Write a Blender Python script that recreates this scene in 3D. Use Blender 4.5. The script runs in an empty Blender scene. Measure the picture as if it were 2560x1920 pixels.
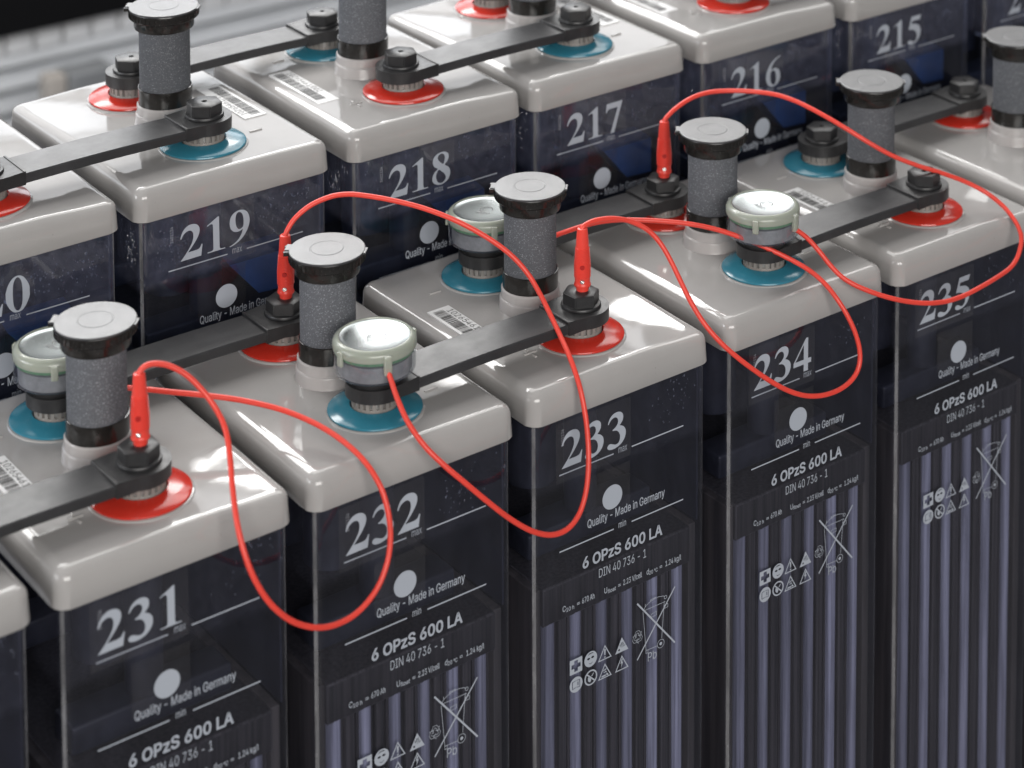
import bpy, bmesh, math, random
from mathutils import Vector, Matrix
R = math.radians
SC = bpy.context.scene
COL = SC.collection
random.seed(7)

# ------------------------------------------------------------------ camera
cd = bpy.data.cameras.new("camera")
cam = bpy.data.objects.new("camera", cd)
COL.objects.link(cam)
_az, _el, _ro = -0.66622, 0.08793, 0.00046
_f = Vector((math.sin(-_az) * math.cos(_el), math.cos(_az) * math.cos(_el), -math.sin(_el)))
_r = _f.cross(Vector((0, 0, 1))).normalized()
_u = _r.cross(_f)
_r2 = _r * math.cos(_ro) + _u * math.sin(_ro)
_u2 = -_r * math.sin(_ro) + _u * math.cos(_ro)
_m = Matrix((_r2, _u2, -_f)).transposed().to_4x4()
_m.translation = (-0.49815, -1.13331, 0.77714)
cam.matrix_world = _m
cd.sensor_fit = 'HORIZONTAL'
cd.sensor_width = 36.0
cd.lens = 5866.537 / 2560 * 36
cd.shift_x = -306.83 / 2560          # perspective-control (shift) lens
cd.shift_y = -2371.08 / 2560
cd.clip_start, cd.clip_end = 0.05, 60
cd.dof.use_dof = True
cd.dof.focus_distance = 1.53
cd.dof.aperture_fstop = 7.5
SC.camera = cam

# ------------------------------------------------------------------ world / lamps / exposure
w = bpy.data.worlds.new("World")
SC.world = w
w.use_nodes = True
nt = w.node_tree
bg = nt.nodes["Background"]
tc = nt.nodes.new("ShaderNodeTexCoord")
sx = nt.nodes.new("ShaderNodeSeparateXYZ")
rp = nt.nodes.new("ShaderNodeValToRGB")
mr = nt.nodes.new("ShaderNodeMapRange")
nt.links.new(tc.outputs["Generated"], sx.inputs[0])
nt.links.new(sx.outputs["Z"], mr.inputs["Value"])
mr.inputs["From Min"].default_value = -1
mr.inputs["From Max"].default_value = 1
nt.links.new(mr.outputs[0], rp.inputs[0])
e = rp.color_ramp.elements
e[0].position = 0.35; e[0].color = (0.10, 0.115, 0.15, 1)
e[1].position = 0.62; e[1].color = (0.36, 0.37, 0.40, 1)
nt.links.new(rp.outputs[0], bg.inputs["Color"])
bg.inputs["Strength"].default_value = 0.45

def area(name, loc, target, sx_, sy_, power, col=(1, 1, 1)):
    l = bpy.data.lights.new(name, 'AREA')
    l.shape = 'RECTANGLE'
    l.size, l.size_y = sx_, sy_
    l.energy = power
    l.color = col
    o = bpy.data.objects.new(name, l)
    COL.objects.link(o)
    o.location = loc
    d = Vector(target) - Vector(loc)
    o.rotation_euler = d.to_track_quat('-Z', 'Y').to_euler()
    return o
# window bands in the hall's far wall (daylight), and an added front fill lamp behind the camera
WY = 3.30
area("window_light_low", (0.6, WY, 0.95), (0.6, 0, 0.95), 4.8, 0.84, 35, (0.92, 0.955, 1.0))
area("window_light_middle", (0.9, WY, 1.715), (0.9, 0, 1.715), 5.4, 0.62, 20, (0.97, 0.98, 1.0))
area("window_light_high", (1.05, WY, 2.785), (1.05, 0, 2.785), 4.5, 1.43, 262, (1.0, 0.99, 0.975))
area("window_light_high_right", (4.6, WY, 2.785), (4.6, 0, 2.785), 2.5, 1.43, 28, (1.0, 0.99, 0.975))
area("side_window_light", (-4.2, 1.6, 1.5), (0.3, 0.2, 0.0), 3.0, 1.6, 130, (0.95, 0.97, 1.0))
area("roof_light", (2.3, 2.2, 3.6), (2.3, 2.2, 0.0), 5.4, 1.8, 130, (1.0, 0.985, 0.96)).rotation_euler = (0, 0, 0)
area("low_daylight", (1.1, 1.9, 0.05), (1.4, 3.0, -0.9), 3.0, 0.3, 12, (0.96, 0.98, 1.0))  # added lamp, out of view, only to brighten the ribbed panel
area("hall_light", (-1.2, -3.4, 1.5), (0.4, 0.1, 0.0), 3.0, 1.6, 150, (1.0, 0.97, 0.93))

SC.view_settings.view_transform = 'Standard'
SC.view_settings.look = 'None'
SC.view_settings.exposure = 0.06
SC.view_settings.gamma = 1.0
SC.view_settings.use_curve_mapping = False
SC.render.engine = 'CYCLES'
SC.cycles.use_denoising = True
SC.cycles.max_bounces = 10
SC.cycles.transparent_max_bounces = 16
SC.cycles.sample_clamp_indirect = 6.0

# ------------------------------------------------------------------ materials
def mat(name, base, rough=0.5, metal=0.0, spec=0.5, coat=0.0):
    m = bpy.data.materials.new(name)
    m.use_nodes = True
    b = m.node_tree.nodes["Principled BSDF"]
    b.inputs["Base Color"].default_value = (*base, 1)
    b.inputs["Roughness"].default_value = rough
    b.inputs["Metallic"].default_value = metal
    b.inputs["Specular IOR Level"].default_value = spec
    b.inputs["Coat Weight"].default_value = coat
    return m
def N(m, t): return m.node_tree.nodes.new(t)
def L(m, a, b): m.node_tree.links.new(a, b)
def bsdf(m): return m.node_tree.nodes["Principled BSDF"]
def noise(m, scale, detail=4, rough=0.6, coord="Object"):
    t = N(m, "ShaderNodeTexCoord"); n = N(m, "ShaderNodeTexNoise")
    n.inputs["Scale"].default_value = scale
    n.inputs["Detail"].default_value = detail
    n.inputs["Roughness"].default_value = rough
    L(m, t.outputs[coord], n.inputs["Vector"])
    return n
def ramp(m, src, p0, c0, p1, c1):
    r = N(m, "ShaderNodeValToRGB")
    r.color_ramp.elements[0].position = p0; r.color_ramp.elements[0].color = (*c0, 1)
    r.color_ramp.elements[1].position = p1; r.color_ramp.elements[1].color = (*c1, 1)
    L(m, src, r.inputs[0])
    return r
def bump(m, src, strength, dist=0.001, prev=None):
    b = N(m, "ShaderNodeBump")
    b.inputs["Strength"].default_value = strength
    b.inputs["Distance"].default_value = dist
    L(m, src, b.inputs["Height"])
    if prev: L(m, prev.outputs[0], b.inputs["Normal"])
    L(m, b.outputs[0], bsdf(m).inputs["Normal"])
    return b
def vary(m, base, amt, scale, rlo=None, rhi=None):
    n = noise(m, scale, 6, 0.65)
    lo = tuple(c * (1 - amt) for c in base); hi = tuple(min(1, c * (1 + amt)) for c in base)
    r = ramp(m, n.outputs["Fac"], 0.3, lo, 0.7, hi)
    L(m, r.outputs[0], bsdf(m).inputs["Base Color"])
    if rlo is not None:
        n2 = noise(m, scale * 2.3, 5, 0.7)
        r2 = ramp(m, n2.outputs["Fac"], 0.3, (rlo,) * 3, 0.72, (rhi,) * 3)
        L(m, r2.outputs[0], bsdf(m).inputs["Roughness"])
    return m

LIDC = (0.345, 0.335, 0.327)
M = {}
M['lid'] = vary(mat("grey_lid_plastic", LIDC, 0.12), LIDC, 0.04, 14, 0.022, 0.085)
_n = noise(M['lid'], 26, 2, 0.5); _b = bump(M['lid'], _n.outputs["Fac"], 0.15, 0.0010)
_n = noise(M['lid'], 900, 2, 0.5); bump(M['lid'], _n.outputs["Fac"], 0.03, 0.0002, _b)
M['pale'] = vary(mat("pale_neck_plastic", (0.38, 0.362, 0.355), 0.22), (0.38, 0.362, 0.355), 0.04, 30)
M['red'] = vary(mat("red_disc_plastic", (0.50, 0.030, 0.018), 0.14), (0.50, 0.030, 0.018), 0.08, 40, 0.10, 0.22)
M['blue'] = vary(mat("blue_disc_plastic", (0.030, 0.172, 0.240), 0.16), (0.030, 0.172, 0.240), 0.08, 40, 0.12, 0.26)
M['rubber'] = vary(mat("black_satin_plastic", (0.016, 0.016, 0.017), 0.4), (0.018, 0.018, 0.019), 0.35, 60, 0.30, 0.52)
_n = noise(M['rubber'], 1400, 3, 0.6); bump(M['rubber'], _n.outputs["Fac"], 0.12, 0.0002)
M['bar'] = vary(mat("black_strap_insulation", (0.022, 0.022, 0.024), 0.4, spec=0.6), (0.023, 0.023, 0.025), 0.4, 22, 0.36, 0.54)
_n = noise(M['bar'], 700, 3, 0.6); bump(M['bar'], _n.outputs["Fac"], 0.10, 0.0003)
M['hole'] = mat("deep_black", (0.004, 0.004, 0.004), 0.7)
M['cap'] = vary(mat("black_cap_plastic", (0.012, 0.012, 0.012), 0.2), (0.013, 0.012, 0.011), 0.3, 80, 0.14, 0.26)
M['captop'] = mat("grained_cap_top", (0.040, 0.041, 0.044), 0.4, spec=0.85)
_n = noise(M['captop'], 2600, 2, 0.5); bump(M['captop'], _n.outputs["Fac"], 0.35, 0.00025)
_n = noise(M['captop'], 55, 5, 0.7)
L(M['captop'], ramp(M['captop'], _n.outputs["Fac"], 0.35, (0.32,) * 3, 0.7, (0.42,) * 3).outputs[0], bsdf(M['captop']).inputs["Roughness"])
def dusty(m, scale=1300, lo=0.66, hi=0.78, col=(0.20, 0.19, 0.18)):
    b = bsdf(m); src = b.inputs["Base Color"].links[0].from_socket
    n1 = noise(m, scale, 2, 0.5); n2 = noise(m, 35, 4, 0.7)
    r1 = ramp(m, n1.outputs["Fac"], lo, (0, 0, 0), hi, (1, 1, 1)); r2 = ramp(m, n2.outputs["Fac"], 0.42, (0.03,) * 3, 0.75, (0.9,) * 3)
    mu = N(m, "ShaderNodeMath"); mu.operation = 'MULTIPLY'
    L(m, r1.outputs[0], mu.inputs[0]); L(m, r2.outputs[0], mu.inputs[1])
    mx = N(m, "ShaderNodeMix"); mx.data_type = 'RGBA'
    L(m, mu.outputs[0], mx.inputs["Factor"]); L(m, src, mx.inputs["A"]); mx.inputs["B"].default_value = (*col, 1)
    L(m, mx.outputs["Result"], b.inputs["Base Color"])
for k_ in ('rubber', 'bar', 'cap'): dusty(M[k_])
dusty(M['lid'], 700, 0.70, 0.80, (0.16, 0.145, 0.13))
dusty(M['red'], 900, 0.66, 0.8, (0.45, 0.25, 0.22)); dusty(M['blue'], 900, 0.66, 0.8, (0.25, 0.35, 0.38))
# foam / sintered tube: dark grains with pale specks
m = M['foam'] = mat("porous_grey_tube", (0.05, 0.05, 0.055), 0.75, spec=0.35)
n1 = noise(m, 2400, 4, 0.8)
r1 = ramp(m, n1.outputs["Fac"], 0.34, (0.052, 0.055, 0.062), 0.66, (0.120, 0.126, 0.140))
v = N(m, "ShaderNodeTexVoronoi"); v.inputs["Scale"].default_value = 2300
t = N(m, "ShaderNodeTexCoord"); L(m, t.outputs["Object"], v.inputs["Vector"])
sc_ = N(m, "ShaderNodeSeparateColor"); L(m, v.outputs["Color"], sc_.inputs[0])
r2 = ramp(m, sc_.outputs[0], 0.92, (0, 0, 0), 0.96, (1, 1, 1))
mx = N(m, "ShaderNodeMix"); mx.data_type = 'RGBA'
L(m, r2.outputs[0], mx.inputs["Factor"]); L(m, r1.outputs[0], mx.inputs["A"])
mx.inputs["B"].default_value = (0.24, 0.25, 0.27, 1)
oi = N(m, "ShaderNodeObjectInfo"); hs = N(m, "ShaderNodeHueSaturation"); ma = N(m, "ShaderNodeMapRange")
ma.inputs["To Min"].default_value = 0.82; ma.inputs["To Max"].default_value = 1.22
L(m, oi.outputs["Random"], ma.inputs["Value"]); L(m, ma.outputs[0], hs.inputs["Value"]); L(m, mx.outputs["Result"], hs.inputs["Color"])
L(m, hs.outputs[0], bsdf(m).inputs["Base Color"])
bump(m, n1.outputs["Fac"], 0.4, 0.0004)
M['lead'] = vary(mat("grey_pole_metal", (0.30, 0.29, 0.28), 0.4, 0.7), (0.30, 0.29, 0.28), 0.3, 90)
M['collar'] = vary(mat("grey_collar_plastic", (0.22, 0.205, 0.19), 0.4), (0.22, 0.205, 0.19), 0.15, 90)
M['wire'] = vary(mat("red_wire_insulation", (0.68, 0.052, 0.034), 0.42), (0.68, 0.052, 0.034), 0.06, 50)
M['plug'] = vary(mat("red_plug_plastic", (0.68, 0.052, 0.036), 0.32), (0.68, 0.052, 0.036), 0.06, 60)
M['plugtip'] = mat("pale_red_edge", (0.75, 0.25, 0.22), 0.35)
M['steel'] = mat("bright_steel", (0.75, 0.74, 0.72), 0.22, 1.0)
M['silver'] = mat("brushed_silver_disc", (0.36, 0.39, 0.39), 0.27, 1.0)
M['cream'] = mat("milky_rim_plastic", (0.54, 0.57, 0.49), 0.22)
bsdf(M['cream']).inputs["Transmission Weight"].default_value = 0.5
bsdf(M['cream']).inputs["Subsurface Weight"].default_value = 0.25
bsdf(M['cream']).inputs["Subsurface Radius"].default_value = (0.004, 0.004, 0.003)
M['pcb'] = vary(mat("green_board", (0.10, 0.24, 0.12), 0.5), (0.10, 0.24, 0.12), 0.2, 300)
M['core'] = vary(mat("sensor_core_metal", (0.34, 0.34, 0.36), 0.4, 0.4), (0.34, 0.34, 0.36), 0.25, 120)
M['engrave'] = mat("engraved_marks", (0.25, 0.25, 0.25), 0.6, 0.6)
M['print'] = mat("printed_grey_ink", (0.36, 0.39, 0.44), 0.35)
M['printdim'] = mat("worn_grey_ink", (0.30, 0.31, 0.34), 0.4)
M['digits'] = mat("printed_pale_numerals", (0.36, 0.39, 0.44), 0.3)
M['paper'] = vary(mat("white_label_paper", (0.66, 0.66, 0.66), 0.45), (0.66, 0.66, 0.66), 0.03, 60)
M['barcode'] = mat("black_label_ink", (0.03, 0.03, 0.03), 0.5)
def streaky(name, lo, hi, rough, sx=420, sz=5):
    m = mat(name, lo, rough)
    t = N(m, "ShaderNodeTexCoord"); mp = N(m, "ShaderNodeMapping"); n = N(m, "ShaderNodeTexNoise")
    mp.inputs["Scale"].default_value = (sx, sx, sz)
    n.inputs["Scale"].default_value = 1.0; n.inputs["Detail"].default_value = 5; n.inputs["Roughness"].default_value = 0.6
    oi = N(m, "ShaderNodeObjectInfo"); ad = N(m, "ShaderNodeVectorMath"); ad.operation = 'ADD'
    L(m, t.outputs["Object"], ad.inputs[0]); L(m, oi.outputs["Location"], ad.inputs[1])
    L(m, ad.outputs[0], mp.inputs[0]); L(m, mp.outputs[0], n.inputs["Vector"])
    r = ramp(m, n.outputs["Fac"], 0.36, lo, 0.66, hi)
    L(m, r.outputs[0], bsdf(m).inputs["Base Color"])
    return m
M['plate'] = streaky("blue_grey_plate_edge", (0.19, 0.194, 0.245), (0.43, 0.437, 0.54), 0.5, 420, 9)
_m = M['plate']; _l = bsdf(_m).inputs["Base Color"].links[0].from_socket
_h = N(_m, "ShaderNodeHueSaturation"); _o = N(_m, "ShaderNodeObjectInfo"); _q = N(_m, "ShaderNodeMapRange")
_q.inputs["To Min"].default_value = 0.62; _q.inputs["To Max"].default_value = 1.18
L(_m, _o.outputs["Random"], _q.inputs["Value"]); L(_m, _q.outputs[0], _h.inputs["Value"]); L(_m, _l, _h.inputs["Color"])
L(_m, _h.outputs[0], bsdf(_m).inputs["Base Color"])
M['plate2'] = streaky("dark_separator", (0.016, 0.015, 0.016), (0.070, 0.063, 0.066), 0.6, 520, 4)
M['plate3'] = streaky("brown_grey_plate", (0.030, 0.027, 0.026), (0.075, 0.066, 0.062), 0.6, 120, 5)
M['sleeve'] = streaky("black_plate_sleeve", (0.011, 0.0105, 0.011), (0.040, 0.036, 0.038), 0.75, 420, 12)
M['inner'] = vary(mat("dark_inner_lead", (0.021, 0.023, 0.033), 0.5), (0.021, 0.023, 0.033), 0.5, 60)
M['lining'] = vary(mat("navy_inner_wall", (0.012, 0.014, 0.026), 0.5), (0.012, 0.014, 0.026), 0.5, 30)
M['bluein'] = vary(mat("deep_blue_inner_panel", (0.020, 0.062, 0.160), 0.4), (0.020, 0.062, 0.160), 0.35, 40)

def clear(name, tint, ior, rough, haze=0.0, streak=False, fog=0.0, haze_tint=(0.24, 0.25, 0.33)):
    """thin transparent plastic: fresnel gloss over a tinted see-through sheet, with a little diffuse haze"""
    m = bpy.data.materials.new(name); m.use_nodes = True
    n = m.node_tree.nodes; n.clear()
    out = n.new("ShaderNodeOutputMaterial")
    tr = n.new("ShaderNodeBsdfTransparent"); tr.inputs[0].default_value = (*tint, 1)
    gl = n.new("ShaderNodeBsdfGlossy"); gl.inputs["Roughness"].default_value = rough
    gl.inputs["Color"].default_value = (1, 1, 1, 1)
    df = n.new("ShaderNodeBsdfDiffuse"); df.inputs[0].default_value = (*haze_tint, 1)
    fr = n.new("ShaderNodeFresnel"); fr.inputs[0].default_value = ior
    ge = n.new("ShaderNodeNewGeometry")
    iv = n.new("ShaderNodeMath"); iv.operation = 'SUBTRACT'; iv.inputs[0].default_value = 1
    mu = n.new("ShaderNodeMath"); mu.operation = 'MULTIPLY'
    m1 = n.new("ShaderNodeMixShader"); m2 = n.new("ShaderNodeMixShader")
    lk = m.node_tree.links.new
    lk(ge.outputs["Backfacing"], iv.inputs[1]); lk(iv.outputs[0], mu.inputs[0]); lk(fr.outputs[0], mu.inputs[1])
    t = n.new("ShaderNodeTexCoord"); ns = n.new("ShaderNodeTexNoise")
    ns.inputs["Scale"].default_value = 38; ns.inputs["Detail"].default_value = 8; ns.inputs["Roughness"].default_value = 0.7
    if streak:
        mp = n.new("ShaderNodeMapping"); mp.inputs["Scale"].default_value = (1.6, 1.6, 0.35)
        lk(t.outputs["Object"], mp.inputs[0]); lk(mp.outputs[0], ns.inputs["Vector"])
    else:
        lk(t.outputs["Object"], ns.inputs["Vector"])
    cr = n.new("ShaderNodeValToRGB")
    cr.color_ramp.elements[0].position = 0.42; cr.color_ramp.elements[0].color = (haze * 0.3,) * 3 + (1,)
    cr.color_ramp.elements[1].position = 0.75; cr.color_ramp.elements[1].color = (haze,) * 3 + (1,)
    lk(ns.outputs["Fac"], cr.inputs[0])
    hz = cr.outputs[0]
    if fog:                                   # condensation on the inside above the acid level
        sp = n.new("ShaderNodeSeparateXYZ"); lk(t.outputs["Object"], sp.inputs[0])
        nf = n.new("ShaderNodeTexNoise"); nf.inputs["Scale"].default_value = 120; nf.inputs["Detail"].default_value = 6; nf.inputs["Roughness"].default_value = 0.75
        lk(t.outputs["Object"], nf.inputs["Vector"])
        a1 = n.new("ShaderNodeMapRange"); a1.inputs["From Min"].default_value = -0.010; a1.inputs["From Max"].default_value = -0.004
        lk(sp.outputs["Z"], a1.inputs["Value"])
        a2 = n.new("ShaderNodeMapRange"); a2.inputs["From Min"].default_value = 0.35; a2.inputs["From Max"].default_value = 0.68
        a2.inputs["To Min"].default_value = fog * 0.35; a2.inputs["To Max"].default_value = fog
        lk(nf.outputs["Fac"], a2.inputs["Value"])
        mm = n.new("ShaderNodeMath"); mm.operation = 'MULTIPLY_ADD'
        lk(a1.outputs[0], mm.inputs[0]); lk(a2.outputs[0], mm.inputs[1]); lk(cr.outputs[0], mm.inputs[2])
        hz = mm.outputs[0]
    lk(hz, m1.inputs[0]); lk(tr.outputs[0], m1.inputs[1]); lk(df.outputs[0], m1.inputs[2])
    lk(mu.outputs[0], m2.inputs[0]); lk(m1.outputs[0], m2.inputs[1]); lk(gl.outputs[0], m2.inputs[2])
    bp = n.new("ShaderNodeBump"); bp.inputs["Strength"].default_value = 0.10; bp.inputs["Distance"].default_value = 0.0008
    n3 = n.new("ShaderNodeTexNoise"); n3.inputs["Scale"].default_value = 30; n3.inputs["Detail"].default_value = 2
    lk(t.outputs["Object"], n3.inputs["Vector"]); lk(n3.outputs["Fac"], bp.inputs["Height"])
    lk(bp.outputs[0], gl.inputs["Normal"])
    lk(m2.outputs[0], out.inputs[0])
    return m
M['clear'] = clear("clear_container_plastic", (0.64, 0.65, 0.72), 1.46, 0.03, 0.040, True, 0.055, (0.22, 0.23, 0.32))
M['fogged'] = clear("fogged_container_plastic", (0.58, 0.64, 0.78), 1.5, 0.03, 0.055, True, 0.24, (0.20, 0.21, 0.30))  # fog is condensation; the mottled haze paints in blue inner reflections
M['edge'] = clear("thick_container_corner", (0.55, 0.56, 0.60), 1.5, 0.05, 0.55, True, 0.0, (0.46, 0.46, 0.48))  # pale haze paints the bright vertical highlight onto the corners
M['film'] = clear("clear_sticker_film", (0.92, 0.92, 0.93), 1.45, 0.06, 0.045, False, 0.0, (0.3, 0.28, 0.28))
M['dome'] = clear("milky_clear_housing", (0.80, 0.82, 0.82), 1.5, 0.08, 0.22)
M['drop'] = clear("water_droplets", (0.80, 0.84, 0.92), 1.7, 0.04, 0.18, False, 0.0, (0.36, 0.38, 0.48))

# ------------------------------------------------------------------ mesh helpers
def finish(name, bm, material, parent=None, smooth=35, mats=None):
    bmesh.ops.recalc_face_normals(bm, faces=bm.faces)
    me = bpy.data.meshes.new(name)
    bm.to_mesh(me); bm.free()
    if smooth:
        me.polygons.foreach_set("use_smooth", [True] * len(me.polygons))
        me.set_sharp_from_angle(angle=R(smooth))
    for k in ([material] if mats is None else mats): me.materials.append(k)
    return me
def put(name, me, parent=None, loc=(0, 0, 0), rz=0, label=None):
    o = bpy.data.objects.new(name, me)
    COL.objects.link(o)
    if parent: o.parent = parent
    o.location = loc
    o.rotation_euler = (0, 0, rz)
    if label: o["label"] = label
    return o
def thing(name, label, cat, loc=(0, 0, 0), group=None):
    o = bpy.data.objects.new(name, None)
    o.empty_display_size = 0.02
    COL.objects.link(o)
    o.location = loc
    o["label"] = label; o["category"] = cat
    if group: o["group"] = group
    return o
def lathe(bm, prof, cx=0, cy=0, seg=64, close=False, mi=0):
    rings = []
    for r, z in prof:
        if r < 1e-6: rings.append([bm.verts.new((cx, cy, z))])
        else: rings.append([bm.verts.new((cx + r * math.cos(2 * math.pi * i / seg), cy + r * math.sin(2 * math.pi * i / seg), z)) for i in range(seg)])
    if close: rings.append(rings[0])
    for a, b in zip(rings, rings[1:]):
        for i in range(seg):
            j = (i + 1) % seg
            if len(a) == 1 and len(b) == 1: continue
            if len(a) == 1: f = bm.faces.new((a[0], b[i], b[j]))
            elif len(b) == 1: f = bm.faces.new((a[i], a[j], b[0]))
            else: f = bm.faces.new((a[i], a[j], b[j], b[i]))
            f.material_index = mi
def box(bm, x0, x1, y0, y1, z0, z1, mi=0, bev=0.0):
    v = [bm.verts.new((x, y, z)) for z in (z0, z1) for y in (y0, y1) for x in (x0, x1)]
    fs = []
    for q in ((0, 2, 3, 1), (4, 5, 7, 6), (0, 1, 5, 4), (2, 6, 7, 3), (0, 4, 6, 2), (1, 3, 7, 5)):
        f = bm.faces.new([v[i] for i in q]); f.material_index = mi; fs.append(f)
    if bev:
        es = list({e for f in fs for e in f.edges})
        bmesh.ops.bevel(bm, geom=es, offset=bev, segments=3, affect='EDGES', profile=0.5)
def rrect(x0, x1, y0, y1, r, nc=8, ne=14):
    pts = []
    cs = [(x1 - r, y0 + r, -90), (x1 - r, y1 - r, 0), (x0 + r, y1 - r, 90), (x0 + r, y0 + r, 180)]
    for i, (cx, cy, a0) in enumerate(cs):
        arc = [(cx + r * math.cos(R(a0 + 90 * k / nc)), cy + r * math.sin(R(a0 + 90 * k / nc))) for k in range(nc + 1)]
        pts += arc
        nx = cs[(i + 1) % 4]
        s = (nx[0] + r * math.cos(R(nx[2])), nx[1] + r * math.sin(R(nx[2])))
        for k in range(1, ne):
            t_ = k / ne
            pts.append((arc[-1][0] * (1 - t_) + s[0] * t_, arc[-1][1] * (1 - t_) + s[1] * t_))
    return pts
def loft(bm, rings, cap_first=False, cap_last=True):
    vs = [[bm.verts.new(p) for p in r] for r in rings]
    n = len(vs[0])
    for a, b in zip(vs, vs[1:]):
        for i in range(n):
            j = (i + 1) % n
            bm.faces.new((a[i], a[j], b[j], b[i]))
    if cap_first: bm.faces.new(vs[0][::-1])
    if cap_last: bm.faces.new(vs[-1])
def prism(bm, pts, z0, z1, bev=0.0):
    a = [bm.verts.new((x, y, z0)) for x, y in pts]
    b = [bm.verts.new((x, y, z1)) for x, y in pts]
    n = len(pts)
    top = bm.faces.new(b); bm.faces.new(a[::-1])
    for i in range(n): bm.faces.new((a[i], a[(i + 1) % n], b[(i + 1) % n], b[i]))
    if bev: bmesh.ops.bevel(bm, geom=list(top.edges), offset=bev, segments=3, affect='EDGES', profile=0.5)
def crom(pts, n=8, closed=False):
    out = []
    m_ = len(pts)
    rng = m_ if closed else m_ - 1
    for i in range(rng):
        p0 = pts[(i - 1) % m_] if closed or i > 0 else pts[0]
        p1 = pts[i]; p2 = pts[(i + 1) % m_]
        p3 = pts[(i + 2) % m_] if closed or i + 2 < m_ else pts[-1]
        for k in range(n):
            t_ = k / n
            out.append(tuple(0.5 * (2 * b + (c - a) * t_ + (2 * a - 5 * b + 4 * c - d) * t_ ** 2 + (3 * b - a - 3 * c + d) * t_ ** 3)
                             for a, b, c, d in zip(p0, p1, p2, p3)))
    if not closed: out.append(tuple(pts[-1]))
    return out
def tube(bm, pts, r, seg=14):
    P_ = [Vector(p) for p in pts]
    rings = []
    nrm = None
    for i, p in enumerate(P_):
        t_ = (P_[min(i + 1, len(P_) - 1)] - P_[max(i - 1, 0)]).normalized()
        if nrm is None: nrm = t_.orthogonal().normalized()
        nrm = (nrm - t_ * nrm.dot(t_)).normalized()
        b_ = t_.cross(nrm)
        rings.append([p + (nrm * math.cos(2 * math.pi * k / seg) + b_ * math.sin(2 * math.pi * k / seg)) * r for k in range(seg)])
    loft(bm, rings, True, True)

# ---- flat artwork in the (x, z) plane, facing -y -------------------------------------------
def fill2d(contours):
    """filled flat mesh (verts, faces) of closed contours with even-odd holes"""
    c = bpy.data.curves.new("tmp", 'CURVE'); c.dimensions = '2D'; c.fill_mode = 'BOTH'
    for pts in contours:
        s = c.splines.new('POLY'); s.points.add(len(pts) - 1)
        for i, (x, y) in enumerate(pts): s.points[i].co = (x, y, 0, 1)
        s.use_cyclic_u = True
    o = bpy.data.objects.new("tmp", c)
    COL.objects.link(o)
    dg = bpy.context.evaluated_depsgraph_get(); dg.update()
    me = bpy.data.meshes.new_from_object(o.evaluated_get(dg))
    out = ([tuple(v_.co[:2]) for v_ in me.vertices], [tuple(p.vertices) for p in me.polygons])
    bpy.data.objects.remove(o); bpy.data.curves.remove(c); bpy.data.meshes.remove(me)
    return out
_tc = {}
try:                                          # the plain grotesque that ships with Blender
    import os
    FONT = bpy.data.fonts.load(os.path.join(bpy.utils.system_resource('DATAFILES', path='fonts'), 'Inter.woff2'))
except Exception:
    FONT = None
def area2(p): return 0.5 * sum(a[0] * b[1] - b[0] * a[1] for a, b in zip(p, p[1:] + p[:1]))
def inside(pt, poly):
    c = False
    for (x1, y1), (x2, y2) in zip(poly, poly[1:] + poly[:1]):
        if (y1 > pt[1]) != (y2 > pt[1]) and pt[0] < (x2 - x1) * (pt[1] - y1) / (y2 - y1) + x1: c = not c
    return c
def text2d(s):
    """outlines of a line of text: a list of [outer, hole, hole ...]; overlapping pieces stay apart"""
    if s in _tc: return _tc[s]
    c = bpy.data.curves.new("tmp", 'FONT'); c.body = s; c.size = 1.0
    if FONT: c.font = FONT
    o = bpy.data.objects.new("tmp", c); COL.objects.link(o)
    dg = bpy.context.evaluated_depsgraph_get(); dg.update()
    cu = o.evaluated_get(dg).to_curve(dg)
    polys = []
    for sp in cu.splines:
        pts = []
        if sp.type == 'BEZIER':
            bp = list(sp.bezier_points)
            for a, b in zip(bp, bp[1:] + bp[:1]):
                p0, p1, p2, p3 = a.co, a.handle_right, b.handle_left, b.co
                lin = abs((p1 - p0).cross(p3 - p0).z) < 1e-7 and abs((p2 - p0).cross(p3 - p0).z) < 1e-7
                for k in range(1 if lin else 4):
                    u = k / 4
                    q = p0 * (1 - u) ** 3 + p1 * 3 * u * (1 - u) ** 2 + p2 * 3 * u * u * (1 - u) + p3 * u ** 3
                    pts.append((q.x, q.y))
        else:
            pts = [(p.co.x, p.co.y) for p in sp.points]
        q = []
        for p in pts:
            if not q or (p[0] - q[-1][0]) ** 2 + (p[1] - q[-1][1]) ** 2 > 1e-9: q.append(p)
        if len(q) > 2: polys.append(q)
    o.to_curve_clear()
    bpy.data.objects.remove(o); bpy.data.curves.remove(c)
    sg = 1 if area2(max(polys, key=lambda p: abs(area2(p)))) > 0 else -1
    outs = [[p] for p in polys if area2(p) * sg > 0]
    for h in polys:
        if area2(h) * sg <= 0:
            cand = [g for g in outs if inside(h[0], g[0])]
            if cand: min(cand, key=lambda g: abs(area2(g[0]))).append(h)
    _tc[s] = outs
    return outs
CAP = None
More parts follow.
